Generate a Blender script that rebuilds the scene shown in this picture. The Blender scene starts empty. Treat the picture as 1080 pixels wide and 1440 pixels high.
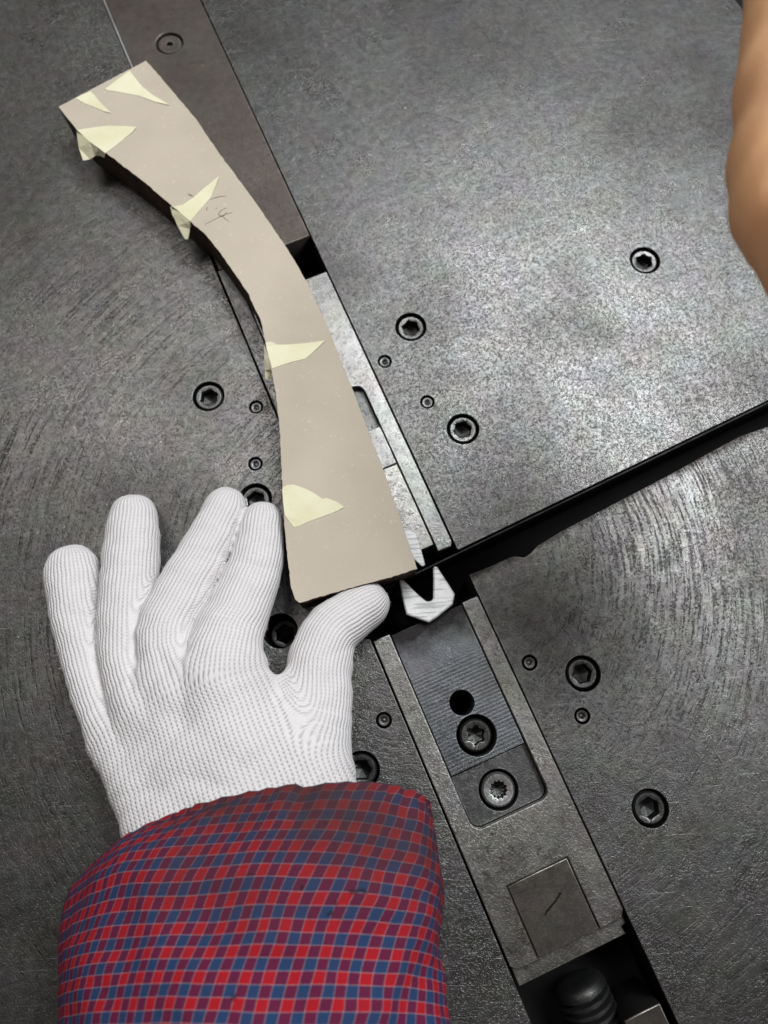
import bpy, bmesh, math, random
import numpy as np
from mathutils import Vector, Matrix, noise as mnoise

random.seed(4)
RNG = np.random.default_rng(4)
S = bpy.context.scene
COL = S.collection
MM = 0.001

# ---------------------------------------------------------------- camera, world, light, exposure
F_PX, TILT, CAM_H = 1000.0, math.radians(15), 0.320
cd = bpy.data.cameras.new('camera'); cam = bpy.data.objects.new('camera', cd); COL.objects.link(cam)
cam.location = (0, 0, CAM_H); cam.rotation_euler = (TILT, 0, 0)
cd.sensor_fit = 'HORIZONTAL'; cd.sensor_width = 36.0; cd.lens = 36.0 * F_PX / 1080.0
cd.clip_start = 0.005; cd.clip_end = 20
cd.dof.use_dof = True; cd.dof.focus_distance = 0.288; cd.dof.aperture_fstop = 12
S.camera = cam

W = bpy.data.worlds.new('World'); S.world = W; W.use_nodes = True
W.node_tree.nodes['Background'].inputs[0].default_value = (1.0, 0.93, 0.88, 1)
W.node_tree.nodes['Background'].inputs[1].default_value = 0.11


def area(name, loc, target, sx, sy, power, color, roll=0.0):
    ld = bpy.data.lights.new(name, 'AREA'); ld.shape = 'RECTANGLE'; ld.size = sx; ld.size_y = sy
    ld.energy = power; ld.color = color
    o = bpy.data.objects.new(name, ld); COL.objects.link(o); o.location = loc
    q = (Vector(target) - Vector(loc)).to_track_quat('-Z', 'Y')
    o.rotation_euler = (q.to_matrix().to_4x4() @ Matrix.Rotation(roll, 4, 'Z')).to_euler()
    return o


area('window_light', (0.62, 0.80, 1.5), (0.05, 0.10, 0), 1.25, 0.48, 36, (0.93, 0.97, 1.0))
area('ceiling_light', (-0.62, 0.72, 1.6), (0, 0.05, 0), 0.8, 0.4, 7, (1.0, 0.97, 0.95))

S.view_settings.view_transform = 'Standard'; S.view_settings.look = 'None'
S.view_settings.gamma = 1; S.view_settings.use_curve_mapping = False
S.view_settings.exposure = 0.0

# ---------------------------------------------------------------- measuring helpers
CT, ST = math.cos(TILT), math.sin(TILT)


def at(px, py, z=0.0):
    """A point of the photograph on the level z (mm), in metres."""
    x = (px - 540) / F_PX; y = -(py - 720) / F_PX
    d = Vector((x, y * CT + ST, y * ST - CT)); k = (CAM_H - z * MM) / -d.z
    return Vector((d.x * k, d.y * k, z * MM))


def mm_per_px(px, py, z):
    p = at(px, py, z)
    return (Vector((p.x, p.y, p.z - CAM_H)).dot(Vector((0, ST, -CT)))) / F_PX * 1000


ANG = math.radians(23.25)
PIV = at(600, 800)
MDIR = Vector((-math.sin(ANG), math.cos(ANG), 0)); MN = Vector((math.cos(ANG), math.sin(ANG), 0))


def uv(px, py, z=0.0):
    """machine coordinates in mm of a point of the photograph"""
    q = at(px, py, z) - PIV
    return q.dot(MN) / MM, q.dot(MDIR) / MM


MACH = Matrix.Translation(PIV) @ Matrix.Rotation(ANG, 4, 'Z')

# ---------------------------------------------------------------- object helpers


def props(o, label=None, cat=None, group=None, kind=None):
    for k, v in (('label', label), ('category', cat), ('group', group), ('kind', kind)):
        if v: o[k] = v
    return o


def empty(name, mat, label, cat, group=None):
    o = bpy.data.objects.new(name, None); COL.objects.link(o); o.matrix_world = mat; o.empty_display_size = .02
    return props(o, label, cat, group)


def part(name, me, m, parent=None, mat=None, smooth=None):
    o = bpy.data.objects.new(name, me); COL.objects.link(o)
    me.materials.clear()
    for x in (m if isinstance(m, (list, tuple)) else [m]): me.materials.append(x)
    if parent: o.parent = parent
    if mat is not None: o.matrix_local = mat
    if smooth is not None: me.shade_smooth() if smooth == 180 else me.shade_flat()
    return o


def from_bm(bm, name):
    me = bpy.data.meshes.new(name); bmesh.ops.recalc_face_normals(bm, faces=bm.faces); bm.to_mesh(me); bm.free(); return me


def circle(cx, cy, r, n=40):
    return [(cx + r * math.cos(2 * math.pi * i / n), cy + r * math.sin(2 * math.pi * i / n)) for i in range(n)]


def round_poly(pts, radii, n=6):
    out = []; N = len(pts)
    for i, p in enumerate(pts):
        r = radii[i] if isinstance(radii, (list, tuple)) else radii
        p = Vector(p); a = Vector(pts[i - 1]); b = Vector(pts[(i + 1) % N])
        if r <= 0: out.append(tuple(p)); continue
        da = (a - p).normalized(); db = (b - p).normalized()
        r1 = min(r, (a - p).length * .49, (b - p).length * .49)
        q0 = p + da * r1; q1 = p + db * r1
        for k in range(n + 1):
            t = k / n
            out.append(tuple(q0 * (1 - t) ** 2 + p * 2 * t * (1 - t) + q1 * t * t))
    return out


def slab(loops, z0, z1, bev=0.3):
    """flat plate with holes (mm, machine or local coordinates), its edges slightly broken"""
    cu = bpy.data.curves.new('slab', 'CURVE'); cu.dimensions = '2D'; cu.fill_mode = 'BOTH'
    cu.extrude = (z1 - z0) / 2 * MM - bev * MM; cu.bevel_depth = bev * MM; cu.bevel_resolution = 1; cu.offset = -bev * MM
    for L in loops:
        sp = cu.splines.new('POLY'); sp.points.add(len(L) - 1)
        for p, q in zip(sp.points, L): p.co = (q[0] * MM, q[1] * MM, 0, 1)
        sp.use_cyclic_u = True
    o = bpy.data.objects.new('slab', cu); COL.objects.link(o)
    me = bpy.data.meshes.new_from_object(o.evaluated_get(bpy.context.evaluated_depsgraph_get()))
    bpy.data.objects.remove(o); bpy.data.curves.remove(cu)
    me.transform(Matrix.Translation((0, 0, (z0 + z1) / 2 * MM)))
    return me


# ---------------------------------------------------------------- node helpers
class NT:
    def __init__(s, name):
        s.m = bpy.data.materials.new(name); s.m.use_nodes = True; s.t = s.m.node_tree
        s.b = s.t.nodes['Principled BSDF']; s.out = s.t.nodes['Material Output']

    def n(s, typ, ins=None, **kw):
        nd = s.t.nodes.new(typ)
        for k, v in kw.items(): setattr(nd, k, v)
        for k, v in (ins or {}).items(): s.set(nd.inputs[k], v)
        return nd

    def set(s, inp, v):
        if isinstance(v, bpy.types.Node): v = v.outputs[0]
        if isinstance(v, bpy.types.NodeSocket): s.t.links.new(v, inp)
        else: inp.default_value = v

    def math(s, op, a, b=0.0, c=0.0, clamp=False):
        return s.n('ShaderNodeMath', {0: a, 1: b, 2: c}, operation=op, use_clamp=clamp).outputs[0]

    def vec(s, x, y, z=0.0):
        return s.n('ShaderNodeCombineXYZ', {0: x, 1: y, 2: z}).outputs[0]

    def noise(s, v, scale, detail=3.0, rough=.55, dist=0.0):
        return s.n('ShaderNodeTexNoise', {'Vector': v, 'Scale': scale, 'Detail': detail, 'Roughness': rough, 'Distortion': dist}).outputs[0]

    def remap(s, v, a, b, c=0.0, d=1.0):
        return s.n('ShaderNodeMapRange', {0: v, 1: a, 2: b, 3: c, 4: d}).outputs[0]

    def mixc(s, f, a, b, blend='MIX'):
        nd = s.n('ShaderNodeMix', data_type='RGBA', blend_type=blend)
        s.set(nd.inputs[0], f); s.set(nd.inputs[6], c4(a)); s.set(nd.inputs[7], c4(b)); return nd.outputs[2]

    def mixf(s, f, a, b):
        nd = s.n('ShaderNodeMix', data_type='FLOAT'); s.set(nd.inputs[0], f); s.set(nd.inputs[2], a); s.set(nd.inputs[3], b); return nd.outputs[0]

    def bump(s, h, strength, dist, prev=None):
        nd = s.n('ShaderNodeBump', {'Height': h, 'Strength': strength, 'Distance': dist})
        if prev is not None: s.set(nd.inputs['Normal'], prev)
        return nd.outputs[0]

    def done(s, color=None, rough=None, metal=None, normal=None, spec=None, **kw):
        for k, v in (('Base Color', None if color is None else c4(color)), ('Roughness', rough), ('Metallic', metal), ('Normal', normal), ('Specular IOR Level', spec)):
            if v is not None: s.set(s.b.inputs[k], v)
        for k, v in kw.items(): s.set(s.b.inputs[k.replace('_', ' ')], v)
        return s.m


def c4(c):
    if isinstance(c, (tuple, list)) and len(c) == 3: return (*c, 1)
    return c


def steel(name, lo, hi, rough=(.32, .52), grain=420, bump=.55, arcs=1.0, dirt=.5, metal=.9, extra=None, wear=.75):
    g = NT(name)
    pos = g.n('ShaderNodeNewGeometry').outputs[0]
    loc = g.n('ShaderNodeVectorMath', {0: pos, 1: tuple(PIV)}, operation='SUBTRACT').outputs[0]
    loc = g.n('ShaderNodeVectorRotate', {'Vector': loc, 'Angle': -ANG}, rotation_type='Z_AXIS').outputs[0]
    sx = g.n('ShaderNodeSeparateXYZ', {0: loc}); u, v = sx.outputs[0], sx.outputs[1]
    wob = g.noise(loc, 18, 2)
    r = g.math('ADD', g.n('ShaderNodeVectorMath', {0: loc}, operation='LENGTH').outputs[1], g.math('MULTIPLY', wob, .005))
    th = g.math('ARCTAN2', u, v)
    arcv = g.vec(g.math('MULTIPLY', r, 640), g.math('MULTIPLY', th, 5))
    arcn = g.noise(arcv, 1.0, 3, .6)
    arcf = g.noise(g.vec(g.math('MULTIPLY', r, 1500), g.math('MULTIPLY', th, 7), 3.0), 1.0, 2, .5)
    iso = g.noise(loc, grain * 2.1, 3, .6, 1.2)
    isof = g.noise(loc, grain * 4.2, 2, .6, .5)
    mid = g.noise(loc, grain * .55, 3, .6)
    # where the turning head has scored arcs, and where the face is only pitted
    ring = g.math('MULTIPLY', g.remap(r, .035, .07), g.remap(r, .34, .22))
    zone = g.math('MULTIPLY', g.remap(g.noise(loc, 13, 3), .38, .62, 0, .8), g.math('MULTIPLY', ring, arcs), clamp=True)
    pit = g.remap(g.mixf(.3, iso, isof), .505, .60)
    groove = g.remap(g.mixf(.42, arcn, iso), .50, .60)
    fleck = g.mixf(zone, pit, groove)
    # long stray scratches in three directions
    def stray(a, sx, sy, lo_, hi_):
        d = g.n('ShaderNodeVectorRotate', {'Vector': loc, 'Angle': a}, rotation_type='Z_AXIS').outputs[0]
        d = g.n('ShaderNodeVectorMath', {0: d, 1: (sx, sy, 1)}, operation='MULTIPLY').outputs[0]
        return g.remap(g.noise(d, 1.0, 2, .5), lo_, hi_)
    s1 = stray(.35, 28, 900, .685, .73); s2 = stray(-.7, 45, 1300, .69, .74); s3 = stray(1.45, 50, 1000, .69, .73); s4 = stray(.1, 40, 1500, .68, .72)
    scr = g.math('MAXIMUM', s1, s2); dscr = g.math('MAXIMUM', s3, s4)
    arcs_hi = g.math('MULTIPLY', g.remap(arcf, .63, .70), g.math('MULTIPLY', ring, arcs))
    big = g.noise(loc, 9, 4, .6)
    hue = g.n('ShaderNodeTexNoise', {'Vector': loc, 'Scale': 60.0, 'Detail': 3.0}).outputs[1]
    tone = g.remap(mid, .32, .68)
    col = g.mixc(tone, tuple(a_ * .45 + b_ * .55 for a_, b_ in zip(lo, hi)), hi)
    col = g.mixc(.22, col, g.mixc(1.0, col, g.mixc(.5, hue, (.5, .5, .5)), 'OVERLAY'))
    col = g.mixc(g.math('MULTIPLY', fleck, g.mixf(zone, .48, .95)), col, tuple(c * .8 for c in lo))
    stain = g.remap(big, .46, .68, 0, dirt)
    col = g.mixc(stain, col, tuple(c * .62 * k for c, k in zip(lo, (1.14, 1.0, .88))))
    col = g.mixc(g.math('MULTIPLY', scr, .4), col, tuple(min(1, c * 1.4) for c in hi))
    col = g.mixc(g.math('MULTIPLY', g.math('MAXIMUM', arcs_hi, dscr), .65), col, tuple(c * .4 for c in lo))
    speck = g.remap(g.noise(loc, 420, 1, .5), .755, .79)
    col = g.mixc(g.math('MULTIPLY', speck, .6), col, tuple(min(1, c * 1.8) for c in hi))
    h = g.math('SUBTRACT', g.mixf(.5, mid, isof), g.math('MULTIPLY', fleck, .35))
    rg = g.math('ADD', g.math('ADD', g.remap(fleck, 0, 1, rough[0], rough[1]), g.remap(g.noise(loc, 28, 4, .6), .35, .65, -.05, .06)), g.math('MULTIPLY', stain, .15), clamp=True)
    hh = g.math('SUBTRACT', h, g.math('MULTIPLY', scr, .12))
    hh = g.math('SUBTRACT', hh, g.math('MULTIPLY', arcs_hi, .18))
    if wear:
        bv_n = g.n('ShaderNodeBevel', {'Radius': .0011}, samples=4).outputs[0]
        gn = g.n('ShaderNodeNewGeometry').outputs[1]
        dt = g.n('ShaderNodeVectorMath', {0: bv_n, 1: gn}, operation='DOT_PRODUCT').outputs[1]
        ew = g.math('MULTIPLY', g.remap(dt, .985, .90), g.remap(g.noise(loc, 140, 3), .38, .6, .1, 1))
        col = g.mixc(g.math('MULTIPLY', ew, wear), col, tuple(min(.75, c * 1.9 + .06) for c in hi))
    if extra: col, hh = extra(g, u, v, col, hh)
    nb = g.bump(hh, bump * .36, .0006)
    return g.done(col, rg, metal, nb)


M = {}


def gap_shade(g, u, v, col, hh):  # soft shade below the gap, noise-edged, painted into the plate colour
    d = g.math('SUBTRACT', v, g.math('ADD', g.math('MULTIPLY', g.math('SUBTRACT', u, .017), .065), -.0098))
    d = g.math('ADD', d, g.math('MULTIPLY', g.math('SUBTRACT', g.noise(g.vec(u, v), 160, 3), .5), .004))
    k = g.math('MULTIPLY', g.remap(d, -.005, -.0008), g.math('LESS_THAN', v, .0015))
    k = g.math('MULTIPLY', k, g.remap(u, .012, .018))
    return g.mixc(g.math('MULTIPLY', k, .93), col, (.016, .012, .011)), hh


M['plate'] = steel('plate_steel', (.034, .032, .030), (.155, .152, .148), rough=(.30, .46), bump=1.0, arcs=.3, extra=gap_shade)
M['plate_scored'] = steel('scored_plate_steel', (.030, .028, .026), (.195, .19, .182), rough=(.29, .46), bump=1.1, arcs=1.1, extra=gap_shade)
M['bar'] = steel('brown_bar_steel', (.065, .054, .047), (.125, .107, .095), arcs=.2, bump=.3, metal=.75, rough=(.45, .65), dirt=.6)


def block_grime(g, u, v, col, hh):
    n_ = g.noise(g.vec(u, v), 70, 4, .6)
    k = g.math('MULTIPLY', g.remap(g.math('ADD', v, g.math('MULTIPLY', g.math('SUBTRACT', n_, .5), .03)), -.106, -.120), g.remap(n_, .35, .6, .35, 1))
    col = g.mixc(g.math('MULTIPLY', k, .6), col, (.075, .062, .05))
    e_ = g.remap(g.noise(g.vec(u, v), 210, 4, .65), .56, .66)
    return g.mixc(g.math('MULTIPLY', e_, .55), col, (.06, .054, .047)), g.math('SUBTRACT', hh, g.math('MULTIPLY', e_, .3))


M['block'] = steel('worn_block_steel', (.075, .072, .062), (.42, .41, .385), arcs=.3, grain=360, bump=.7, dirt=.6, wear=.95, extra=block_grime)
M['rail'] = steel('bright_worn_steel', (.09, .09, .085), (.34, .34, .325), arcs=.1, grain=300, bump=.45, dirt=.35, rough=(.3, .5))


def ribs(g, u, v, col, hh):
    jaw_shade = g.math('MULTIPLY', g.remap(g.math('ADD', v, g.math('MULTIPLY', g.noise(g.vec(u, v), 130, 3), .014)), -.030, -.018), g.math('LESS_THAN', v, -.005))
    col = g.mixc(g.math('MULTIPLY', jaw_shade, .93), col, (.014, .011, .010))  # jaw's shadow and grime painted into the insert colour below it
    k = g.math('MULTIPLY', g.remap(v, -.040, -.044), g.remap(g.noise(g.vec(u, v), 60, 2), .3, .5, .55, 1))
    w = g.math('SINE', g.math('MULTIPLY', v, 2 * math.pi / .00158))
    col = g.mixc(g.math('MULTIPLY', k, g.remap(w, -.1, -1, 0, .55)), col, (.05, .052, .056))
    return col, g.math('ADD', hh, g.math('MULTIPLY', g.math('MULTIPLY', k, w), .22))


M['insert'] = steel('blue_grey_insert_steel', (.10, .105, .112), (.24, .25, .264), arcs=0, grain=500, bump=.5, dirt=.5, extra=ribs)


def brushed(g, u, v, col, hh):
    d = g.math('ADD', g.math('MULTIPLY', u, .35), v)
    w = g.noise(g.vec(g.math('MULTIPLY', u, 70), g.math('MULTIPLY', d, 620)), 1.0, 1, .4)
    col = g.mixc(g.remap(w, .52, .62, 0, .75), col, (.42, .42, .42))
    return col, g.math('ADD', hh, g.math('MULTIPLY', w, .5))


M['jaw'] = steel('milled_pale_steel', (.74, .74, .73), (.88, .88, .87), arcs=0, grain=300, bump=.4, dirt=0, metal=.15, rough=(.33, .45), extra=brushed)


def scratch(g, u, v, col, hh):
    uu_ = g.math('ADD', u, .0092); vv_ = g.math('ADD', v, .1462)
    al = g.math('ADD', g.math('MULTIPLY', uu_, .91), g.math('MULTIPLY', vv_, .41)); ac = g.math('SUBTRACT', g.math('MULTIPLY', uu_, .41), g.math('MULTIPLY', vv_, .91))
    ac = g.math('ADD', ac, g.math('MULTIPLY', g.math('SUBTRACT', g.noise(g.vec(al, 0.0), 330, 2), .5), .0022))
    k = g.math('MULTIPLY', g.remap(g.math('ABSOLUTE', ac), .0006, .0002), g.remap(g.math('ABSOLUTE', al), .0062, .005))
    return g.mixc(k, col, (.02, .017, .014)), hh


M['plug'] = steel('stained_plug_steel', (.055, .048, .042), (.15, .135, .12), arcs=0, grain=260, bump=.3, extra=scratch, dirt=.8, metal=.8)
M['screw'] = steel('oiled_screw_steel', (.045, .045, .044), (.125, .124, .12), arcs=0, grain=700, bump=.3, dirt=.4, rough=(.3, .5))
M['screw_pale'] = steel('rubbed_screw_steel', (.22, .22, .215), (.42, .42, .41), arcs=0, grain=700, bump=.3, dirt=.3, rough=(.3, .5))
M['strip'] = steel('blue_black_strip_steel', (.008, .008, .009), (.022, .022, .024), arcs=0, grain=500, bump=.2, rough=(.6, .7), metal=.1)
M['strip'].node_tree.nodes['Principled BSDF'].inputs['Specular IOR Level'].default_value = .2
M['recess'] = steel('dark_recess_steel', (.02, .02, .02), (.06, .06, .058), arcs=0, grain=700, bump=.3, rough=(.4, .6))  # darker steel for the screw sockets and the bolt
M['pocket'] = steel('dull_pocket_steel', (.05, .05, .05), (.19, .19, .185), arcs=0, grain=330, bump=.5, dirt=.6)
M['bright'] = steel('pale_highlight_steel', (.6, .6, .6), (.8, .8, .8), arcs=0, grain=500, bump=.1, rough=(.3, .4))
g = NT('oily_and_shaded_iron')
M['black'] = g.done(g.mixc(g.noise(g.n('ShaderNodeNewGeometry').outputs[0], 120, 4), (.003, .003, .003), (.009, .0085, .008)), .7, .0, spec=.15)

# ---------------------------------------------------------------- machine: bed
bed = part('machine_bed', slab([[(-420, -420), (420, -420), (420, 520), (-420, 520)]], -60, -34, 1), M['black'])
bed.matrix_world = MACH; props(bed, 'black oily machine bed at the bottom of the slots', kind='structure')

# ---------------------------------------------------------------- screws


def star(n, r0, r1, k):
    return [((r0 if (i * k // n) % 2 == 0 else r1), 0) for i in range(n)]


def screw_mesh(R, af, depth, kind='hex', dome=.0):
    """cap screw from above: chamfered rim, recessed socket; z=0 is the top of the head (mm)"""
    n = 48; bm = bmesh.new()

    def ring(rf, z):
        return [bm.verts.new((rf(2 * math.pi * i / n) * math.cos(2 * math.pi * i / n) * MM, rf(2 * math.pi * i / n) * math.sin(2 * math.pi * i / n) * MM, z * MM)) for i in range(n)]

    def sock(a):
        if kind == 'hex':
            q = (a + math.pi / 6) % (math.pi / 3) - math.pi / 6; return af / 2 / math.cos(q)
        if kind == 'star': return af / 2 * (1 + .11 * math.cos(a * 12))
        if kind == 'torx': return af / 2 * (1 + .13 * math.cos(a * 6))
        return af / 2
    rs = [ring(lambda a: R, -9), ring(lambda a: R, -R * .14), ring(lambda a: R * .88, 0), ring(lambda a: max(R * .62, af / 2 * 1.28), .0),
          ring(lambda a: sock(a) * 1.10, -.15), ring(sock, -.7), ring(lambda a: sock(a) * .97, -depth), ring(lambda a: .05, -.2 if kind == 'round' else -depth - af * .18)]
    for q, (a, b) in enumerate(zip(rs, rs[1:])):
        for i in range(n): bm.faces.new((a[i], a[(i + 1) % n], b[(i + 1) % n], b[i])).material_index = 1 if q >= 5 and kind != 'round' else 0
    bm.faces.new(list(reversed(rs[-1])))
    me = from_bm(bm, 'screw'); return me


SC_BIG = screw_mesh(6.75, 7.4, 5.2)
SC_SMALL = screw_mesh(2.6, 2.3, .9, 'round')
SC_STAR = screw_mesh(7.1, 6.6, 5, 'star')
SC_TORX = screw_mesh(6.9, 7.0, 5, 'torx')
SC_FLAT = screw_mesh(6.9, 3.6, 2.0, 'torx')
for m_ in (SC_BIG, SC_SMALL, SC_STAR, SC_TORX, SC_FLAT): m_.shade_smooth()
for m_ in (SC_BIG, SC_SMALL, SC_STAR, SC_TORX, SC_FLAT):
    m_.set_sharp_from_angle(angle=math.radians(35))


def screw(me, parent, off, u, v, z, name, mat, rot=None, label=None):
    rot = random.uniform(0, 6.28) if rot is None else rot
    o = bpy.data.objects.new(name, me); COL.objects.link(o); o.parent = parent
    if not me.materials: me.materials.append(mat); me.materials.append(M['recess'])
    o.matrix_local = Matrix.Translation(((u - off[0]) * MM, (v - off[1]) * MM, z * MM)) @ Matrix.Rotation(rot, 4, 'Z')
    if label: o['label'] = label
    return o


def machine_thing(name, c, label, cat, group=None, z=-34):
    e = empty(name, MACH @ Matrix.Translation((c[0] * MM, c[1] * MM, z * MM)), label, cat, group)
    loc = Matrix.Translation((-c[0] * MM, -c[1] * MM, -z * MM))
    return e, loc


def mpart(name, me, m, e, loc, smooth=None):
    return part(name, me, m, e, loc, smooth)


def plate(name, c, outline, big, small, label, th=-30, m='plate_scored'):
    loops = [outline] + [circle(u, v, 7.7) for u, v in big] + [circle(u, v, 3.35, 28) for u, v in small]
    e, loc = machine_thing(name, c, label, 'machine plate', 'steel plates of the machine table')
    pl = mpart('plate', slab(loops, th, 0, .35), [M[m], M['black']], e, loc)
    for p in pl.data.polygons: p.material_index = 0 if p.normal.z > .3 else 1  # side walls take the near-black iron, darkening the gap
    z = 34
    for u, v in big: screw(SC_BIG, e, c, u, v, z - (.9 if u > -71 else 15) - random.random() * .5, 'socket_screw', M['screw'])
    for u, v in small: screw(SC_SMALL, e, c, u, v, z - .7, 'set_screw', M['screw'])
    return e


def gap_v(u): return 2.2 + .047 * (u - 15)   # upper edge of the gap between the plates


ur = [(16.6, gap_v(16.6)), (100, gap_v(100)), (187, gap_v(187)), (300, gap_v(300)), (300, 460), (16.6, 460)]
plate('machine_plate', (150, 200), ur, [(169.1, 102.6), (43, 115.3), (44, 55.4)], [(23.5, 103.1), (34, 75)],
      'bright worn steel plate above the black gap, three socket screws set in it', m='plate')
low = [(16.6, uv(664, 806)[1])] + [uv(*p) for p in [(690, 796), (718, 783), (726, 782), (737, 784), (746, 778), (756, 767), (790, 746), (840, 720), (890, 694), (940, 668), (990, 640), (1040, 613), (1090, 596), (1200, 540)]] + [(300, -1)]
lr = [(16.6, -260)] + low + [(300, -260)]
lr = list(reversed(lr))
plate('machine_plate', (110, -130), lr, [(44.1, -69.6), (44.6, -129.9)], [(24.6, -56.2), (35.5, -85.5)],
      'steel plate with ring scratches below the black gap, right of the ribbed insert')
lf = [(-36, 460), (-36, 3), (-52, 3), (-59, 0), (-60, -5), (-57, -9), (-50, -12), (-36, -19), (-36, -260), (-330, -260), (-330, 460)]
plate('machine_plate', (-180, 80), lf, [(-62.8, 119.8), (-60.2, 61.8), (-60.9, -68.1), (-71.5, 0.2)], [(-43.5, 105.4), (-54, 78.3), (-44.1, -53.2), (-55.4, -83.4)],
      'wide dark steel plate under the gloved hand and left of the slide')

# ---------------------------------------------------------------- machine: slide between the plates
UL, UR = -35.3, 16.1
e, loc = machine_thing('slide_bar', (-9.6, 320), 'flat brown steel bar with one countersunk screw, above the square black hole', 'steel bar')
mpart('bar', slab([[(UL + .9, 184), (UR, 184.6), (UR, 460), (UL + .9, 460)], circle(-10.4, 333, 7.7)], -30, -.25, .5), M['bar'], e, loc)
mpart('edge_highlight', slab([[(UL - .35, 205), (UL + .75, 205), (UL + .75, 460), (UL - .35, 460)]], -30, -.05, .2), M['bright'], e, loc)  # added pale strip standing for the highlight along the bar's edge
o = screw(SC_FLAT, e, (-9.6, 320), -10.4, 333, 34 - .9, 'countersunk_screw', M['bar'])
# upper block
cu_ = (-9.6, 85)
e, loc = machine_thing('slide_block', cu_, 'bright worn steel slide block under the curved board, between black hole and strip', 'slide block', 'slide blocks holding the jaws')
ch = round_poly([(-27.2, 5.4), (-27.2, 96.5), (8.2, 96.5), (8.2, 5.4)], [0, 5, 5, 0])
body = [(-27.2, 96), (-27.2, 161), (UR, 161.4), (UR, 7.5), (14.8, 5.2), (8.2, 5.4)] + list(reversed(ch[2:-1]))[:-3]
mpart('block_body', slab([body], -30, -.15, .45), M['rail'], e, loc)
mpart('side_rail', slab([[(UL, 5.4), (UL, 183.7), (-27.4, 183.7), (-27.4, 5.4)]], -30, -.4, .45), M['pocket'], e, loc)  # duller steel than the body: the board's shadow put into the colour
mpart('pocket_floor', slab([[(-26.9, 72.8), (-26.9, 96), (8.0, 96), (8.0, 72.8)], circle(-10.4, 84, 8.2)], -29, -3.4, .2), M['pocket'], e, loc)
screw(SC_TORX, e, cu_, -10.4, 84, 34 - 4.2, 'socket_screw', M['screw'])
mpart('insert', slab([[(-26.9, 9.2), (-26.9, 52), (7.9, 52), (7.9, 9.2)]], -29, -.9, .4), M['block'], e, loc)
mpart('insert_end', slab([[(-26.9, 52.3), (-26.9, 72.6), (7.9, 72.6), (7.9, 52.3)]], -29, -.35, .4), M['rail'], e, loc)

# lower block
cl_ = (-9.6, -90)
e, loc = machine_thing('slide_block', cl_, 'steel slide block with ribbed insert and square plug, below the notched jaw', 'slide block', 'slide blocks holding the jaws')
ch = round_poly([(-27.2, -20.3), (-27.2, -109), (8.3, -109), (8.3, -20.3)], [0, 5, 5, 0])
sq = [(-23.6, -162), (-23.6, -132.8), (4.1, -132.8), (4.1, -162)]
body = [(UL, -20.3)] + ch + [(UR, -20.3), (UR, -159)] + [(14.2, -161.6), (sq[3][0], -162)] + list(reversed(sq[1:3])) + [(sq[0][0], -162), (-33.4, -161.6), (UL, -159.5)]
mpart('block_body', slab([body], -29, -.1, .5), M['block'], e, loc)
mpart('ledge', slab([[(UL + .4, -169), (UL + .4, -150), (15.6, -150), (15.6, -165.5), (13.2, -166), (13.6, -169)]], -28.8, -4.4, .5), M['block'], e, loc)
mpart('square_plug', slab([[(-23.3, -161.6), (-23.3, -133.1), (3.8, -133.1), (3.8, -161.6)]], -28, -.55, .35), M['plug'], e, loc)
mpart('pocket_floor', slab([round_poly([(-26.9, -86.2), (-26.9, -108.7), (8.0, -108.7), (8.0, -86.2)], [0, 5, 5, 0]), circle(-10.4, -98.7, 8.5)], -28.4, -3.6, .2), M['pocket'], e, loc)
screw(SC_STAR, e, cl_, -10.4, -98.7, 34 - 3.5, 'star_socket_screw', M['screw_pale'], label='pale rubbed star-socket screw in the pocket')
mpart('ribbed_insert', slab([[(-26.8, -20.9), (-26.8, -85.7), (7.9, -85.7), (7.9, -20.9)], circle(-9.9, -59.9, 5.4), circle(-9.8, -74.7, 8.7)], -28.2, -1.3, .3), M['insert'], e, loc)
screw(SC_TORX, e, cl_, -9.8, -74.7, 34 - 3.6, 'socket_screw', M['screw'])

# jaws
jw = [(652, 562), (662, 557), (675, 560), (700, 585), (740, 625), (775, 655), (788, 666), (803, 668), (818, 663), (825, 652), (826, 560), (825, 500), (833, 491), (845, 492),
      (900, 575), (935, 630), (925, 682), (905, 700), (850, 745), (805, 775), (750, 757), (690, 735), (672, 665)]
JZ = 3.0
jo = [uv(380 + x / 3.6, 660 + y / 3.6, JZ) for x, y in jw]
jc = (sum(p[0] for p in jo) / len(jo), sum(p[1] for p in jo) / len(jo))
e, loc = machine_thing('clamp_jaw', jc, 'bright silver jaw with a deep V notch, beside the gloved thumb', 'jaw', 'notched clamp jaws')
jp = mpart('jaw_plate', slab([list(reversed(jo))], -14, JZ, .8), [M['jaw'], M['screw']], e, loc)
for p in jp.data.polygons: p.material_index = 0 if p.normal.z > .05 else 1
mpart('jaw_stem', slab([[(-9, -21), (2, -21), (2, -10.5), (-9, -10.5)]], -29, -13.8, .4), M['black'], e, loc)
jm = [(p[0] - 4.2, 1.6 - (p[1] + .8) * 1.02) for p in jo]
e, loc = machine_thing('clamp_jaw', (jc[0] - 4, 12), 'silver jaw mostly hidden, its pale edge showing beside the curved board corner', 'jaw', 'notched clamp jaws')
mpart('jaw_plate', slab([jm], -.6, .5, .35), M['jaw'], e, loc)

# thin steel strip standing in the gap
e, loc = machine_thing('steel_strip', (110, 5), 'thin black steel strip standing on edge along the gap', 'steel strip')
mpart('strip', slab([[(-40, gap_v(-40) - 1.6), (15, gap_v(15) - 1.6), (150, gap_v(150) - 1.4), (300, gap_v(300) - 1.2), (300, gap_v(300) - .5), (150, gap_v(150) - .7), (15, gap_v(15) - .9), (-40, gap_v(-40) - .9)]], -26, -.2, .12), M['strip'], e, loc)

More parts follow.
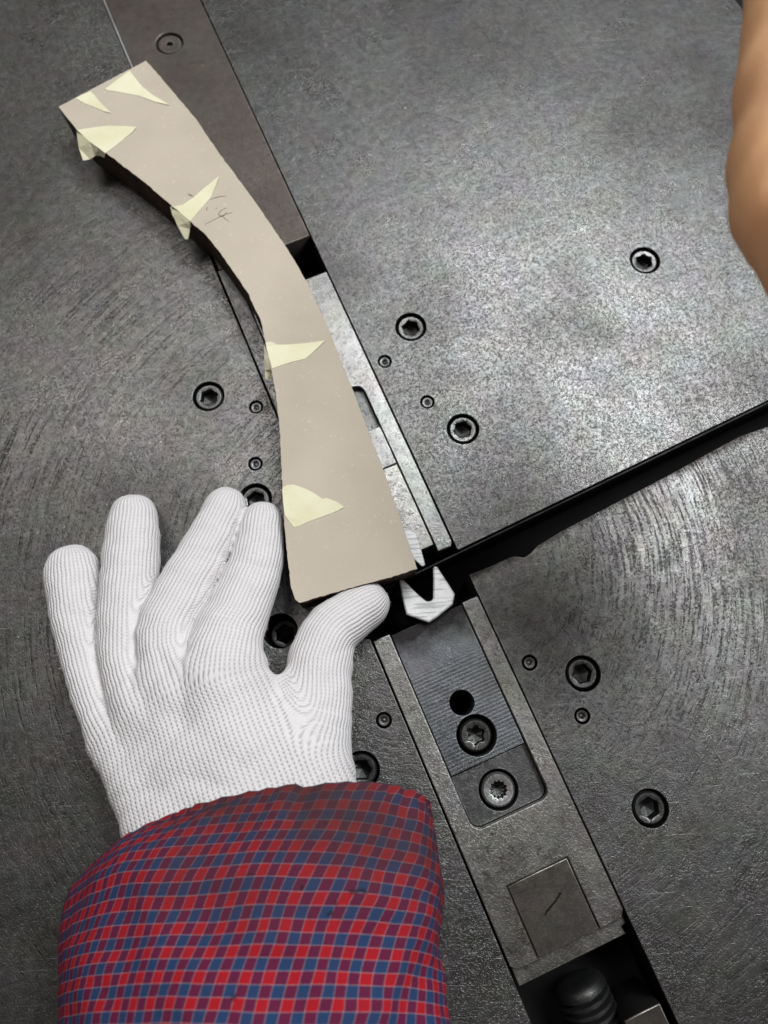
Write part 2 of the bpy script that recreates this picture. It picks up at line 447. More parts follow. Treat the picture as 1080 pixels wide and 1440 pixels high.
# threaded bolt in the lower hole
bu, bv = uv(822, 1401, -16)
e, loc = machine_thing('threaded_bolt', (bu, bv - 6), 'dark coarse-threaded bolt lying in the black hole at the bottom', 'bolt')
BZ = -18.0
n = 40; bm = bmesh.new(); rows = []
prof = [(9.5, 1.5), (9.2, 4.5), (8.2, 7.2), (6.4, 8.6), (5.0, 8.9), (1.0, 9.8)]
prof = [(6.0, .05), (5.9, 5.0), (5.3, 7.8), (4.2, 9.2), (3.2, 9.6)]
v0 = 2.6
for k in range(9):
    prof += [(v0, 9.9), (v0 - .9, 9.9), (v0 - 1.7, 7.9), (v0 - 2.2, 7.9)]; v0 -= 3.0
prof += [(v0, 9.9), (v0 - 3, 9.9)]
prof = [(a_ * 1.12, b_ * 1.12) for a_, b_ in prof]
for vv, r_ in prof:
    rows.append([bm.verts.new((r_ * math.cos(2 * math.pi * i / n) * MM, vv * MM, r_ * math.sin(2 * math.pi * i / n) * MM)) for i in range(n)])
for a, b in zip(rows, rows[1:]):
    for i in range(n): bm.faces.new((a[i], a[(i + 1) % n], b[(i + 1) % n], b[i]))
me = from_bm(bm, 'bolt'); me.shade_smooth(); me.set_sharp_from_angle(angle=math.radians(50))
part('bolt_shank', me, M['recess'], e, loc @ Matrix.Translation((bu * MM, (bv) * MM, BZ * MM)))
e, loc = machine_thing('stop_block', (6, -215), 'brown steel block corner in the black hole, right of the threaded bolt', 'steel block')
sb = mpart('block', slab([[(-2.2, -250), (-2.2, -194.4), (13.6, -194.4), (13.6, -250)]], -30, -.8, .5), [M['plug'], M['black']], e, loc)
for p in sb.data.polygons: p.material_index = 0 if p.normal.z > .3 else 1  # sides near black: shade inside the hole put into the material

# ---------------------------------------------------------------- the curved board
BT = 20.0
outer = [(205, 85), (222, 104), (240, 125), (275, 166), (296, 198), (310, 218), (328, 241), (345, 265), (362, 288), (385, 322), (405, 351), (430, 394), (445, 426), (465, 470), (485, 521), (500, 558), (520, 611), (540, 662), (560, 720), (575, 764), (587, 800)]
inner = [(587, 800), (560, 809), (545, 813), (500, 825), (440, 842), (421, 848), (415, 843), (409, 826), (405, 792), (400, 742), (397, 692), (395, 642), (393, 602), (388, 557), (382, 522), (376, 495), (373, 480), (366, 449), (352, 421), (350, 414), (345, 407), (330, 385), (310, 356), (289, 330), (266, 310), (241, 289), (220, 271), (204, 257), (178, 237), (149, 215), (126, 199), (108, 183), (96, 168), (82, 150)]


def densify(P, step, jit):
    out = []
    for i, p in enumerate(P):
        q = P[(i + 1) % len(P)]; L = math.dist(p, q); k = max(1, int(L / step))
        for j in range(k):
            t = j / k; x = p[0] + (q[0] - p[0]) * t; y = p[1] + (q[1] - p[1]) * t
            if j: x += random.gauss(0, jit); y += random.gauss(0, jit)
            out.append((x, y))
    return out


bo = densify(outer + inner[1:], 5, .28)
bw = [at(x, y, BT) for x, y in bo]
bc = sum(bw, Vector()) / len(bw); bc.z = 0.0005
board = empty('curved_board', Matrix.Translation(bc), 'curved beige board with burnt dark edges, taped and pressed by the gloved hand', 'board')
lp = [((p.x - bc.x) / MM, (p.y - bc.y) / MM) for p in bw]
g = NT('brown_board_face'); pos = g.n('ShaderNodeNewGeometry').outputs[0]
n1 = g.noise(pos, 900, 3, .6); n2 = g.noise(pos, 14, 3); n3 = g.noise(pos, 520, 2)
col = g.mixc(g.remap(n2, .35, .65), (.45, .388, .305), (.53, .46, .37))
col = g.mixc(g.remap(n1, .58, .72, 0, .4), col, (.42, .34, .26))
col = g.mixc(g.remap(n3, .66, .74, 0, .45), col, (.70, .62, .53))
M['board'] = g.done(col, .75, 0, g.bump(n1, .12, .0004), .25)
g = NT('burnt_board_edge'); pos = g.n('ShaderNodeNewGeometry').outputs[0]
n1 = g.noise(g.n('ShaderNodeVectorMath', {0: pos, 1: (400, 400, 40)}, operation='MULTIPLY').outputs[0], 1, 3)
M['edge'] = g.done(g.mixc(g.remap(n1, .35, .7), (.035, .022, .016), (.085, .055, .038)), .7, 0, g.bump(n1, .3, .0006), .2)
ptop = part('top_board', slab([lp], 14.0, BT - .5, .15), [M['board'], M['edge']], board)
for p in ptop.data.polygons:
    p.material_index = 0 if p.normal.z > .5 else 1
shr = [(x * .997 + 0, y * .997) for x, y in lp]
pbot = part('base_board', slab([shr], 0, 13.95, .2), M['edge'], board)

# masking tape
g = NT('masking_tape'); pos = g.n('ShaderNodeNewGeometry').outputs[0]
n1 = g.noise(pos, 700, 3); n2 = g.noise(pos, 60, 2)
M['tape'] = g.done(g.mixc(g.remap(n2, .35, .65), (.70, .655, .43), (.76, .725, .53)), .6, 0, g.bump(n1, .25, .0004), .3)


def tape(pts, label, flap=None):
    """pts: (px, py, lift) on the board's face; flap: (first, last, points) hangs from that stretch of the outline"""
    bm = bmesh.new()
    vs = [bm.verts.new(at(x, y, BT + l + .07) - bc) for x, y, l in pts]
    fs = [bm.faces.new(vs)]
    if flap:
        i, j, P = flap
        fs.append(bm.faces.new(vs[i:j + 1] + [bm.verts.new(at(x, y, BT + l) - bc) for x, y, l in P]))
    for f in fs:
        f.normal_update()
        if f.normal.z < 0: f.normal_flip()
    f = fs
    bmesh.ops.triangulate(bm, faces=f)
    for _ in range(2):
        bmesh.ops.subdivide_edges(bm, edges=[e_ for e_ in bm.edges if e_.calc_length() > .0022], cuts=1, use_grid_fill=True)
        bmesh.ops.triangulate(bm, faces=bm.faces)
    for v in bm.verts:
        w = v.co + bc
        nz = mnoise.noise(w * 200) * .05 + .03
        if v.co.z * 1000 > BT - 1.4: v.co.z += max(0, nz) * MM
        else: v.co += Vector((mnoise.noise(w * 300), mnoise.noise(w * 300 + Vector((5, 2, 1))), 0)) * .0003
    me = bpy.data.meshes.new('tape'); bm.to_mesh(me); bm.free()
    o = part('tape_piece', me, M['tape'], board); o['label'] = label
    s = o.modifiers.new('s', 'SOLIDIFY'); s.thickness = .00008; s.offset = 1
    return o


tape([(106, 138, 0), (127, 128.5, 0), (133, 134, 0), (140, 143, .1), (156, 159, .2), (147, 157, .1), (136, 152, 0), (120, 146, 0)], 'small torn tape piece at the end of the board, nearest its corner')
tape([(147, 126, 0), (160, 116, 0), (182, 99.5, 0), (192, 112, 0), (200, 122, 0), (214, 133, .1), (239, 148, .2), (219, 143.5, .1), (195, 135, 0), (170, 130, 0)], 'long torn tape piece at the end of the board')
tape([(108.5, 183, .2), (130, 179.5, .1), (151, 177, 0), (180, 177.5, .1), (192, 179, .4), (186, 186, .2), (175, 195, 0), (163, 205, 0), (148.5, 215.5, .1), (138, 207.5, .1), (126, 199, .1), (117, 190.5, .1)], 'wide torn tape piece folded over the inner edge', (8, 12, [(107.5, 184.5, -1.0), (111, 208, -3.5), (117, 226, -5.5), (126, 224.5, -5.5), (134, 219, -4), (141, 219, -3.5), (147, 221.5, -3)]))
tape([(239, 290.5, .2), (247, 290, .3), (257, 288, .3), (272, 278, .2), (289, 263, .2), (308, 248, .6), (303, 262, .3), (297, 277, .1), (286, 290, 0), (277, 300, 0), (267.5, 310.5, .1), (254, 299.5, .1), (244, 291.5, .1)], 'spiky torn tape piece beside the pencil mark', (9, 11, [(239.5, 291.5, -1), (242.5, 302, -2), (250, 318, -3.5), (261, 336.5, -6), (264.5, 336, -6), (267, 322, -3)]))
tape([(373.5, 481.5, .2), (381, 480.5, .5), (391, 485, .2), (407, 484.5, 0), (430, 482.5, 0), (457, 479, .5), (447, 489, .2), (436, 499, .1), (429, 504.5, 0), (413, 508.5, 0), (397, 513, 0), (383, 518, .1), (378.5, 503, .1), (374.5, 488, .1)], 'torn tape piece folded over the edge at mid board', (10, 12, [(371.5, 486, -1), (371.5, 505, -2), (373, 521, -3.5), (373.5, 534, -5), (379.5, 534, -5), (382.5, 525, -3)]))
tape([(397, 686, .1), (404, 682, .1), (413, 681.5, 0), (430, 687.5, 0), (443, 694.5, 0), (453, 701.5, 0), (460, 700.5, .1), (474, 706, .1), (484, 713, .3), (476, 718, .1), (449, 728, 0), (430, 735, 0), (421, 740, 0), (413, 741.5, 0), (407, 733, 0), (400.5, 725, .2), (398, 705, .1)], 'rounded triangular tape piece near the gloved fingers')

# pencil mark
g = NT('pencil_graphite'); M['pencil'] = g.done((.14, .12, .11), .6)


def stroke(P, w=.42):
    bm = bmesh.new(); pts = [at(x, y, BT + .12) - bc for x, y in P]
    a = []; b = []
    for i, p in enumerate(pts):
        d = (pts[min(i + 1, len(pts) - 1)] - pts[max(i - 1, 0)]); d.z = 0; d.normalize(); nn = Vector((-d.y, d.x, 0))
        ww = w * (.5 + .5 * random.random()) * (1 if 0 < i < len(pts) - 1 else .45) * MM * .5
        a.append(bm.verts.new(p + nn * ww)); b.append(bm.verts.new(p - nn * ww))
    for i in range(len(pts) - 1): bm.faces.new((a[i], a[i + 1], b[i + 1], b[i]))
    return bm


bm = bmesh.new()
for P in ([(210, 253), (228, 262), (252, 270)], [(215, 253), (245, 262)], [(368, 290), (395, 278), (430, 269), (470, 268)], [(345, 340), (338, 352), (340, 368)], [(398, 350), (410, 348)],
          [(328, 458), (370, 437), (420, 410), (470, 388), (512, 378)], [(476, 345), (448, 357), (428, 372), (418, 390), (428, 405), (455, 400), (475, 375)], [(428, 392), (455, 412), (488, 437)]):
    t = stroke([(220 + x / 4.8, 220 + y / 4.8) for x, y in P]); me = bpy.data.meshes.new('t'); t.to_mesh(me); t.free(); bm.from_mesh(me); bpy.data.meshes.remove(me)
part('pencil_mark', from_bm(bm, 'pencil_mark'), M['pencil'], board)


# ---------------------------------------------------------------- hands: one continuous surface each, from smoothly joined tapering limbs
def surface_nets(D, org, h):
    """closed quad mesh of the level D = 0"""
    nx, ny, nz = D.shape; neg = D < 0
    cnt = np.zeros((nx - 1, ny - 1, nz - 1), np.int8); acc = np.zeros((nx - 1, ny - 1, nz - 1, 3), np.float32); num = np.zeros((nx - 1, ny - 1, nz - 1), np.float32)
    for i in (0, 1):
        for j in (0, 1):
            for k in (0, 1): cnt += neg[i:nx - 1 + i, j:ny - 1 + j, k:nz - 1 + k]
    act = (cnt > 0) & (cnt < 8)
    sl = lambda a, o: a[o[0]:nx - 1 + o[0], o[1]:ny - 1 + o[1], o[2]:nz - 1 + o[2]]
    for ax in range(3):
        ot = [a for a in range(3) if a != ax]
        for p in (0, 1):
            for q in (0, 1):
                o0 = [0, 0, 0]; o0[ot[0]] = p; o0[ot[1]] = q; o1 = list(o0); o1[ax] = 1
                A, B = sl(D, o0), sl(D, o1); cr = (A < 0) != (B < 0)
                t = np.where(cr, A / np.where(cr, A - B, 1), 0)
                pos = [np.full(A.shape, o0[a], np.float32) for a in range(3)]; pos[ax] = t
                for a in range(3): acc[..., a] += np.where(cr, pos[a], 0)
                num += cr
    idx = -np.ones(act.shape, np.int64); w = np.argwhere(act); idx[act] = np.arange(len(w))
    V = (w + acc[act] / num[act][:, None]) * h + org
    Fs = []
    for ax in range(3):
        s0 = [slice(None)] * 3; s1 = [slice(None)] * 3; s0[ax] = slice(0, -1); s1[ax] = slice(1, None)
        a, b = neg[tuple(s0)], neg[tuple(s1)]; e_ = np.argwhere(a != b)
        o1, o2 = [(1, 2), (2, 0), (0, 1)][ax]
        e_ = e_[(e_[:, o1] > 0) & (e_[:, o2] > 0)]
        c = [e_.copy() for _ in range(4)]; c[1][:, o1] -= 1; c[2][:, o1] -= 1; c[2][:, o2] -= 1; c[3][:, o2] -= 1
        ok = np.ones(len(e_), bool)
        for q in c:
            for d in range(3): ok &= q[:, d] < act.shape[d]
        c = [q[ok] for q in c]; e_ = e_[ok]
        quad = np.stack([idx[q[:, 0], q[:, 1], q[:, 2]] for q in c], 1)
        flip = ~neg[e_[:, 0], e_[:, 1], e_[:, 2]]
        quad[flip] = quad[flip][:, ::-1]; Fs.append(quad)
    return V, np.concatenate(Fs)


def smin(a, b, k):
    h = np.clip(.5 + .5 * (b - a) / k, 0, 1)
    return b * (1 - h) + a * h - k * h * (1 - h)


def chain_d(P, C, flat, k):
    """distance of points P (N,3) to a chain of tapering limbs C = [(x,y,z,r)], all mm"""
    d = None
    sc = np.array([1, 1, 1 / flat], np.float32)
    for a, b in zip(C, C[1:]):
        A, B = np.array(a[:3], np.float32), np.array(b[:3], np.float32); AB = B - A
        t = np.clip(((P - A) @ AB) / (AB @ AB), 0, 1)
        q = (P - A - t[:, None] * AB) * sc
        s = np.sqrt((q * q).sum(1)) - (a[3] + (b[3] - a[3]) * t)
        d = s if d is None else smin(d, s, k)
    return d


def cr(P, n):
    out = []
    for i in range(len(P) - 1):
        p0 = P[max(i - 1, 0)]; p1 = P[i]; p2 = P[i + 1]; p3 = P[min(i + 2, len(P) - 1)]
        for k in range(n):
            t = k / n
            out.append(.5 * ((2 * p1) + (p2 - p0) * t + (2 * p0 - 5 * p1 + 4 * p2 - p3) * t * t + (3 * p1 - p0 - 3 * p2 + p3) * t ** 3))
    out.append(P[-1]); return np.array(out)


def spl(c, n=4):
    P = np.array(c, np.float32); return [tuple(p) for p in cr(P, n)]


def hand_mesh(chains, palm, h, k_in, k_join, floor=None, wob=0.5, folds=None):
    """chains: fingers, tip first, ending in the palm"""
    chains = [spl(c) for c in chains]
    allc = [p for c in chains for p in c] + [p for c in palm for p in c]
    A = np.array(allc, np.float32); lo = (A[:, :3] - A[:, 3:]).min(0) - 4; hi = (A[:, :3] + A[:, 3:]).max(0) + 4
    if floor is not None: lo[2] = floor - 2 * h
    nn = np.ceil((hi - lo) / h).astype(int)
    G = np.stack(np.meshgrid(*[lo[i] + np.arange(nn[i]) * h for i in range(3)], indexing='ij'), -1).reshape(-1, 3).astype(np.float32)
    D = None
    for c in palm:
        s = chain_d(G, c, .85, 4); D = s if D is None else smin(D, s, 9)
    Fd = None
    for c in chains:
        s = chain_d(G, c, .92, k_in); Fd = s if Fd is None else smin(Fd, s, .25)
    D = smin(D, Fd, k_join)
    w = (np.sin(G[:, 0] * .31 + G[:, 1] * .17 + 1) * np.sin(G[:, 1] * .27 - G[:, 2] * .2) + .6 * np.sin(G[:, 0] * .63 - G[:, 1] * .5 + G[:, 2] * .4)) * wob
    D = D + w
    if folds:
        for (fx, fy, dx, dy, wd, amp, ln) in folds:
            q = (G[:, 0] - fx) * -dy + (G[:, 1] - fy) * dx; al = (G[:, 0] - fx) * dx + (G[:, 1] - fy) * dy
            D = D + amp * np.exp(-(q / wd) ** 2 - (al / ln) ** 2)
    if floor is not None: D = np.maximum(D, floor - G[:, 2])
    V, Q = surface_nets(D.reshape(nn), lo, h)
    me = bpy.data.meshes.new('hand'); me.from_pydata((V * MM).tolist(), [], Q.tolist()); me.update()
    return me, V


def C(l):
    """(zoom x, zoom y, z mm, zoom radius) of the photograph's hand -> mm chain"""
    out = []
    for x, y, z, r in l:
        px, py = x / 1.929, 660 + y / 1.929
        p = at(px, py, z); out.append((p.x * 1000, p.y * 1000, z, r / 1.929 * mm_per_px(px, py, z)))
    return out


fingers = [
    C([(196, 276, 9, 72), (203, 380, 12.5, 66), (226, 500, 16, 60), (262, 630, 21, 58), (320, 740, 26, 62)]),
    C([(362, 132, 9, 65), (355, 250, 13, 76), (344, 400, 18, 77), (345, 530, 23, 72), (395, 660, 29, 74)]),
    C([(612, 104, 9, 56), (560, 216, 13.5, 67), (497, 335, 19, 77), (450, 455, 25, 82), (485, 600, 31, 88)]),
    C([(712, 144, 9, 57), (694, 258, 14, 72), (648, 380, 20, 85), (612, 470, 26, 98), (595, 580, 32, 104)]),
    C([(996, 367, 13, 62), (905, 435, 16, 77), (868, 530, 19, 88), (862, 640, 23, 93), (830, 790, 28, 118)]),
]
palm = [
    C([(330, 740, 26, 62), (395, 850, 32, 96), (460, 960, 36, 118), (540, 1130, 44, 130)]),
    C([(420, 640, 29, 75), (520, 800, 36, 110), (600, 960, 40, 130), (640, 1130, 48, 135)]),
    C([(600, 580, 32, 100), (640, 760, 37, 125), (690, 960, 40, 130), (700, 1130, 46, 130)]),
    C([(700, 620, 30, 60), (760, 760, 32, 110), (836, 900, 36, 126), (840, 1130, 42, 120)]),
]
FOLDS = []
for zx, zy, dx, dy, wd, am, ln in [(690, 262, 1, .15, 1.2, .45, 6), (686, 285, 1, .2, 1.0, .3, 6), (556, 222, 1, .25, 1.2, .4, 6), (548, 245, 1, .3, 1.0, .3, 5), (354, 262, 1, .05, 1.2, .4, 6), (206, 392, 1, -.1, 1.1, .35, 5),
                                   (760, 640, .5, .8, 1.6, .6, 8), (785, 690, .7, .6, 1.5, .4, 9), (690, 560, .9, -.4, 1.6, .45, 8), (470, 520, .5, .85, 1.6, .5, 9), (380, 570, .3, .95, 1.5, .5, 8), (905, 650, 1, .25, 1.3, .4, 7), (600, 830, 1, .15, 2.2, .35, 14), (430, 860, 1, -.2, 2.0, .35, 10)]:
    p = at(zx / 1.929, 660 + zy / 1.929, 25) * 1000; L_ = math.hypot(dx, dy)
    FOLDS.append((p.x, p.y, dx / L_, -dy / L_, wd, am * 1.7, ln))
f1 = at(965 / 1.929, 660 + 480 / 1.929, 20) * 1000; f2 = at(735 / 1.929, 660 + 580 / 1.929, 25) * 1000
gl_me, GV = hand_mesh(fingers, palm, .95, .8, 12, floor=.3, wob=.26,
                      folds=FOLDS + [(f1.x, f1.y, -.9, -.42, 1.8, .7, 8), (f1.x - 1, f1.y - 5, -.95, -.3, 1.5, .45, 7)])

# stitch coordinates: along and around every finger, blended into the palm
fr0 = at(640 / 1.929, 660 + 960 / 1.929, 40) * 1000; fr1 = at(500 / 1.929, 660 + 560 / 1.929, 30) * 1000
PV = np.array([fr1.x - fr0.x, fr1.y - fr0.y]); PV /= np.linalg.norm(PV); PU = np.array([PV[1], -PV[0]]); P0 = np.array([fr0.x, fr0.y])


def palm_uv(x): q = x[:, :2] - P0; return q @ PU, q @ PV


def stitch_uv(V):
    V = V.astype(np.float64); pu, pv = palm_uv(V)
    pd = None
    for c in palm:
        s = chain_d(V, c, .85, 4); pd = s if pd is None else np.minimum(pd, s)
    U = [pu]; Vv = [pv]; Wt = [np.exp(-np.clip(pd, -3, 30) / 2.2)]
    for c in fingers:
        c = spl(c[::-1]); base = np.array(c[0][:2])[None]; bu_, bv_ = palm_uv(base); s0 = 0; best = np.full(len(V), 1e9); cu = np.zeros(len(V)); cv = np.zeros(len(V))
        for a, b in zip(c, c[1:]):
            A, B = np.array(a[:3]), np.array(b[:3]); AB = B - A; L = np.linalg.norm(AB); t = ((V - A) @ AB) / L ** 2
            tc = np.clip(t, 0, 1); q = V - A - tc[:, None] * AB; d = np.sqrt((q * q).sum(1)) - (a[3] + (b[3] - a[3]) * tc)
            side = np.array([AB[1], -AB[0]]) / np.hypot(AB[0], AB[1]); lat = q[:, :2] @ side; up = q[:, 2]
            r_ = a[3] + (b[3] - a[3]) * tc
            ang = np.arctan2(lat, np.maximum(up, -np.abs(lat) * 2 + 0) + 1e-6)
            uu = bu_ + ang * r_; last = b is c[-1]; vv = bv_ + s0 + np.clip(t, -.5 if a is c[0] else 0, 3.5 if last else 1) * L
            k = d < best; best[k] = d[k]; cu[k] = uu[k]; cv[k] = vv[k]; s0 += L
        # a finger rules only beyond its root
        ax = np.array(c[4][:2]) - np.array(c[0][:2]); ax /= np.linalg.norm(ax)
        on = 1 / (1 + np.exp(-((V[:, :2] - np.array(c[0][:2])) @ ax - 6) / 3.0))
        U.append(cu); Vv.append(cv); Wt.append(np.exp(-np.clip(best, -3, 30) / 1.2) * on * 2.5)
    Wt = np.array(Wt); Wt /= Wt.sum(0) + 1e-12
    return (np.array(U) * Wt).sum(0), (np.array(Vv) * Wt).sum(0), 1 - Wt[0]


def set_uv(me, U, V, F=None, name='stitch'):
    at_ = me.attributes.new(name, 'FLOAT_VECTOR', 'POINT')
    at_.data.foreach_set('vector', np.stack([U, V, np.zeros_like(U) if F is None else F], 1).astype(np.float32).ravel())


su = np.stack(stitch_uv(GV), 1); ed = np.empty(len(gl_me.edges) * 2, np.int32); gl_me.edges.foreach_get('vertices', ed); ed = ed.reshape(-1, 2)
dg_ = np.bincount(ed.ravel(), minlength=len(GV))[:, None]
for _ in range(10):
    ac = np.zeros_like(su)
    for k in range(3): ac[:, k] = np.bincount(ed[:, 0], su[ed[:, 1], k], len(GV)) + np.bincount(ed[:, 1], su[ed[:, 0], k], len(GV))
    su = .4 * su + .6 * ac / dg_
set_uv(gl_me, *su.T)

g = NT('white_cotton_knit')
a_ = g.n('ShaderNodeAttribute', attribute_name='stitch').outputs[1]
pos = g.n('ShaderNodeNewGeometry').outputs[0]
sp = g.n('ShaderNodeSeparateXYZ', {0: a_})
jn = g.noise(pos, 90, 2); jn2 = g.noise(pos, 700, 2)
uu = g.math('ADD', sp.outputs[0], g.math('MULTIPLY', g.math('SUBTRACT', jn, .5), .9))
vv = g.math('ADD', sp.outputs[1], g.math('MULTIPLY', g.math('SUBTRACT', jn2, .5), .35))
PW, PR = 1.9, 1.55
fu = g.math('FRACT', g.math('DIVIDE', uu, PW))
ab = g.math('ABSOLUTE', g.math('SUBTRACT', fu, .5))               # 0 mid of a rib .. 0.5 between ribs
rib = g.math('SUBTRACT', 1.0, g.math('POWER', g.math('MULTIPLY', ab, 2.0), 2.2))
vch = g.math('ADD', g.math('DIVIDE', vv, PR), g.math('MULTIPLY', ab, 1.1))
st = g.math('MULTIPLY', g.math('ADD', g.math('SINE', g.math('MULTIPLY', vch, 2 * math.pi)), 1.0), .5)
hole = g.math('MULTIPLY', g.remap(ab, .24, .42), g.remap(st, .7, .25))
hole = g.math('MULTIPLY', hole, g.mixf(sp.outputs[2], 1.0, .4))
hgt = g.math('ADD', g.math('MULTIPLY', rib, g.mixf(sp.outputs[2], .45, .95)), g.math('MULTIPLY', st, g.mixf(sp.outputs[2], .36, .24)))
hgt = g.math('SUBTRACT', hgt, g.math('MULTIPLY', hole, .6))
hgt = g.math('ADD', hgt, g.math('MULTIPLY', g.noise(pos, 1600, 2), .25))
col = g.mixc(g.noise(pos, 25, 3), (.665, .63, .63), (.72, .692, .69))
col = g.mixc(g.math('MULTIPLY', hole, .55), col, (.34, .31, .31))
dirt_ = g.remap(g.noise(pos, 260, 2), .76, .82, 0, .5)
col = g.mixc(dirt_, col, (.35, .30, .28))
M['knit'] = g.done(col, .9, 0, g.bump(hgt, .58, .0008), .15, Sheen_Weight=.25, Sheen_Roughness=.5)

hb = at(360, 1010, 0)
pers = empty('person', Matrix.Translation(hb), 'person in a white knit glove and red and blue checked sleeve pressing the curved board', 'person')
gl_me.shade_smooth()
glove = part('glove', gl_me, M['knit'], pers, Matrix.Translation(-hb))
sm = glove.modifiers.new('smooth', 'SMOOTH'); sm.iterations = 4; sm.factor = .5

# loose yarn ends standing off the knit
gl_me.calc_loop_triangles(); fz_v = []; fz_f = []
pol = gl_me.polygons; rnd = random.Random(9)
for _ in range(5200):
    p = pol[rnd.randrange(len(pol))]
    if p.center.z < .004: continue
    c_ = Vector(p.center); n_ = Vector(p.normal); t_ = Vector((rnd.gauss(0, 1), rnd.gauss(0, 1), rnd.gauss(0, 1))); t_ = (t_ - n_ * t_.dot(n_)).normalized()
    L_ = rnd.uniform(.5, 1.5) * MM; w_ = t_.cross(n_) * .035 * MM; mid = c_ + n_ * L_ * .55 + t_ * L_ * .35; tip = c_ + n_ * L_ * .7 + t_ * L_
    k = len(fz_v); fz_v += [c_ - w_, c_ + w_, mid + w_, mid - w_, tip]; fz_f += [(k, k + 1, k + 2, k + 3), (k + 3, k + 2, k + 4)]
fz = bpy.data.meshes.new('fuzz'); fz.from_pydata([tuple(v) for v in fz_v], [], fz_f)
g = NT('white_cotton_lint'); M['lint'] = g.done((.70, .68, .68), .9, 0, None, .1)
props(part('yarn_fuzz', fz, M['lint'], glove), kind='stuff')

# sleeve
rings = [  # left px, right px, top px, z side, z top, z bottom
    ((163, 1194), (571, 1172), (458, 1101), 34, 70, 12),
    ((146, 1208), (577, 1190), (452, 1116), 34, 73, 11),
    ((118, 1230), (584, 1240), (440, 1160), 35, 77, 9),
    ((93, 1262), (586, 1280), (425, 1205), 36, 80, 8),
    ((80, 1300), (588, 1312), (410, 1255), 38, 83, 8),
    ((82, 1340), (591, 1345), (400, 1305), 40, 86, 9),
    ((89, 1390), (602, 1396), (392, 1365), 43, 89, 10),
    ((93, 1440), (616, 1446), (386, 1425), 46, 92, 12),
    ((92, 1520), (635, 1525), (384, 1510), 52, 97, 16),
    ((80, 1640), (680, 1640), (385, 1640), 60, 105, 22),
    ((70, 1800), (700, 1800), (390, 1800), 70, 112, 30)]
NSEG, NSUB = 120, 10
R3 = []
for (l, r, t, zs, zt, zb) in rings:
    R3.append(np.array([at(*l, zs), at(*r, zs), at(*t, zt), (*((at(*l, zb) + at(*r, zb)) / 2)[:2], zb * MM)]))
R3 = np.array(R3)


RR = cr(R3, NSUB); nr = len(RR)
ang = np.linspace(0, 2 * math.pi, NSEG, endpoint=False)
grid = np.zeros((nr, NSEG, 3))
for i, (Lq, Rq, Tq, Bq) in enumerate(RR):
    c_ = (Lq + Rq) / 2; A_ = (Lq - Rq) / 2; up = Tq - c_; dn = Bq - c_
    ca, sa = np.cos(ang), np.sin(ang)
    ca = np.sign(ca) * np.abs(ca) ** .92; sa2 = np.sign(sa) * np.abs(sa) ** .9
    grid[i] = c_ + ca[:, None] * A_ + np.where(sa[:, None] >= 0, sa2[:, None] * up, -sa2[:, None] * dn)
# arc-length cloth coordinates, on the smooth form
dv = np.linalg.norm(np.diff(grid, axis=0), axis=2).mean(1); VV = np.concatenate([[0], np.cumsum(dv)]) * 1000
per = np.linalg.norm(np.roll(grid, -1, 1) - grid, axis=2); UU = np.cumsum(per, 1) * 1000
UU = UU - UU[:, NSEG // 4][:, None]
# hem, folds and wrinkles
cen = grid.mean(1, keepdims=True); nrm = grid - cen; nrm /= np.linalg.norm(nrm, axis=2, keepdims=True)
dsp = np.zeros((nr, NSEG))
for i in range(nr):
    for j in range(NSEG):
        a = ang[j]; v_ = VV[i]
        q = Vector((math.cos(a) * 1.6, math.sin(a) * 1.6, v_ / 30))
        d = 2.2 * mnoise.noise(q * 1.3) + 1.7 * (1 - 2 * abs(mnoise.noise(Vector((a * 2.2, v_ / 26, 7.7))))) * min(1, v_ / 10) + 1.0 * mnoise.noise(Vector((math.cos(a) * 5, math.sin(a) * 5, v_ / 55 + 3))) + .6 * mnoise.noise(q * 5) + .8 * math.sin(a * 46 + 3 * mnoise.noise(q * 2)) * math.exp(-(v_ / 9) ** 2)
        d += .35 * math.exp(-((v_ - 15) / 1.6) ** 2) * -1.2
        d += .7 * math.exp(-((v_ - 1.2) / 1.3) ** 2)
        jj = (j - NSEG * .25) / NSEG
        d -= 3.0 * math.exp(-((jj + .012) / .007) ** 2) * math.exp(-(v_ / 12) ** 2)      # pinched pleat at the hem
        d += 1.2 * math.exp(-((jj + .033) / .012) ** 2) * math.exp(-(v_ / 14) ** 2)
        d += .9 * math.exp(-((v_ - 32 - 40 * jj) / 4) ** 2) * max(0, math.sin(a)) - .7 * math.exp(-((v_ - 41 - 40 * jj) / 4) ** 2) * max(0, math.sin(a))
        dsp[i, j] = d
grid = grid + nrm * dsp[..., None] * MM
verts = grid.reshape(-1, 3).tolist(); faces = []
for i in range(nr - 1):
    for j in range(NSEG):
        k = (j + 1) % NSEG; faces.append((i * NSEG + j, (i + 1) * NSEG + j, (i + 1) * NSEG + k, i * NSEG + k))
Ua = UU.reshape(-1); Va = np.repeat(VV, NSEG)
me = bpy.data.meshes.new('sleeve'); me.from_pydata([tuple(Vector(p) - hb) for p in verts], [], faces); me.update()
set_uv(me, Ua, Va, None, 'cloth'); me.shade_smooth()

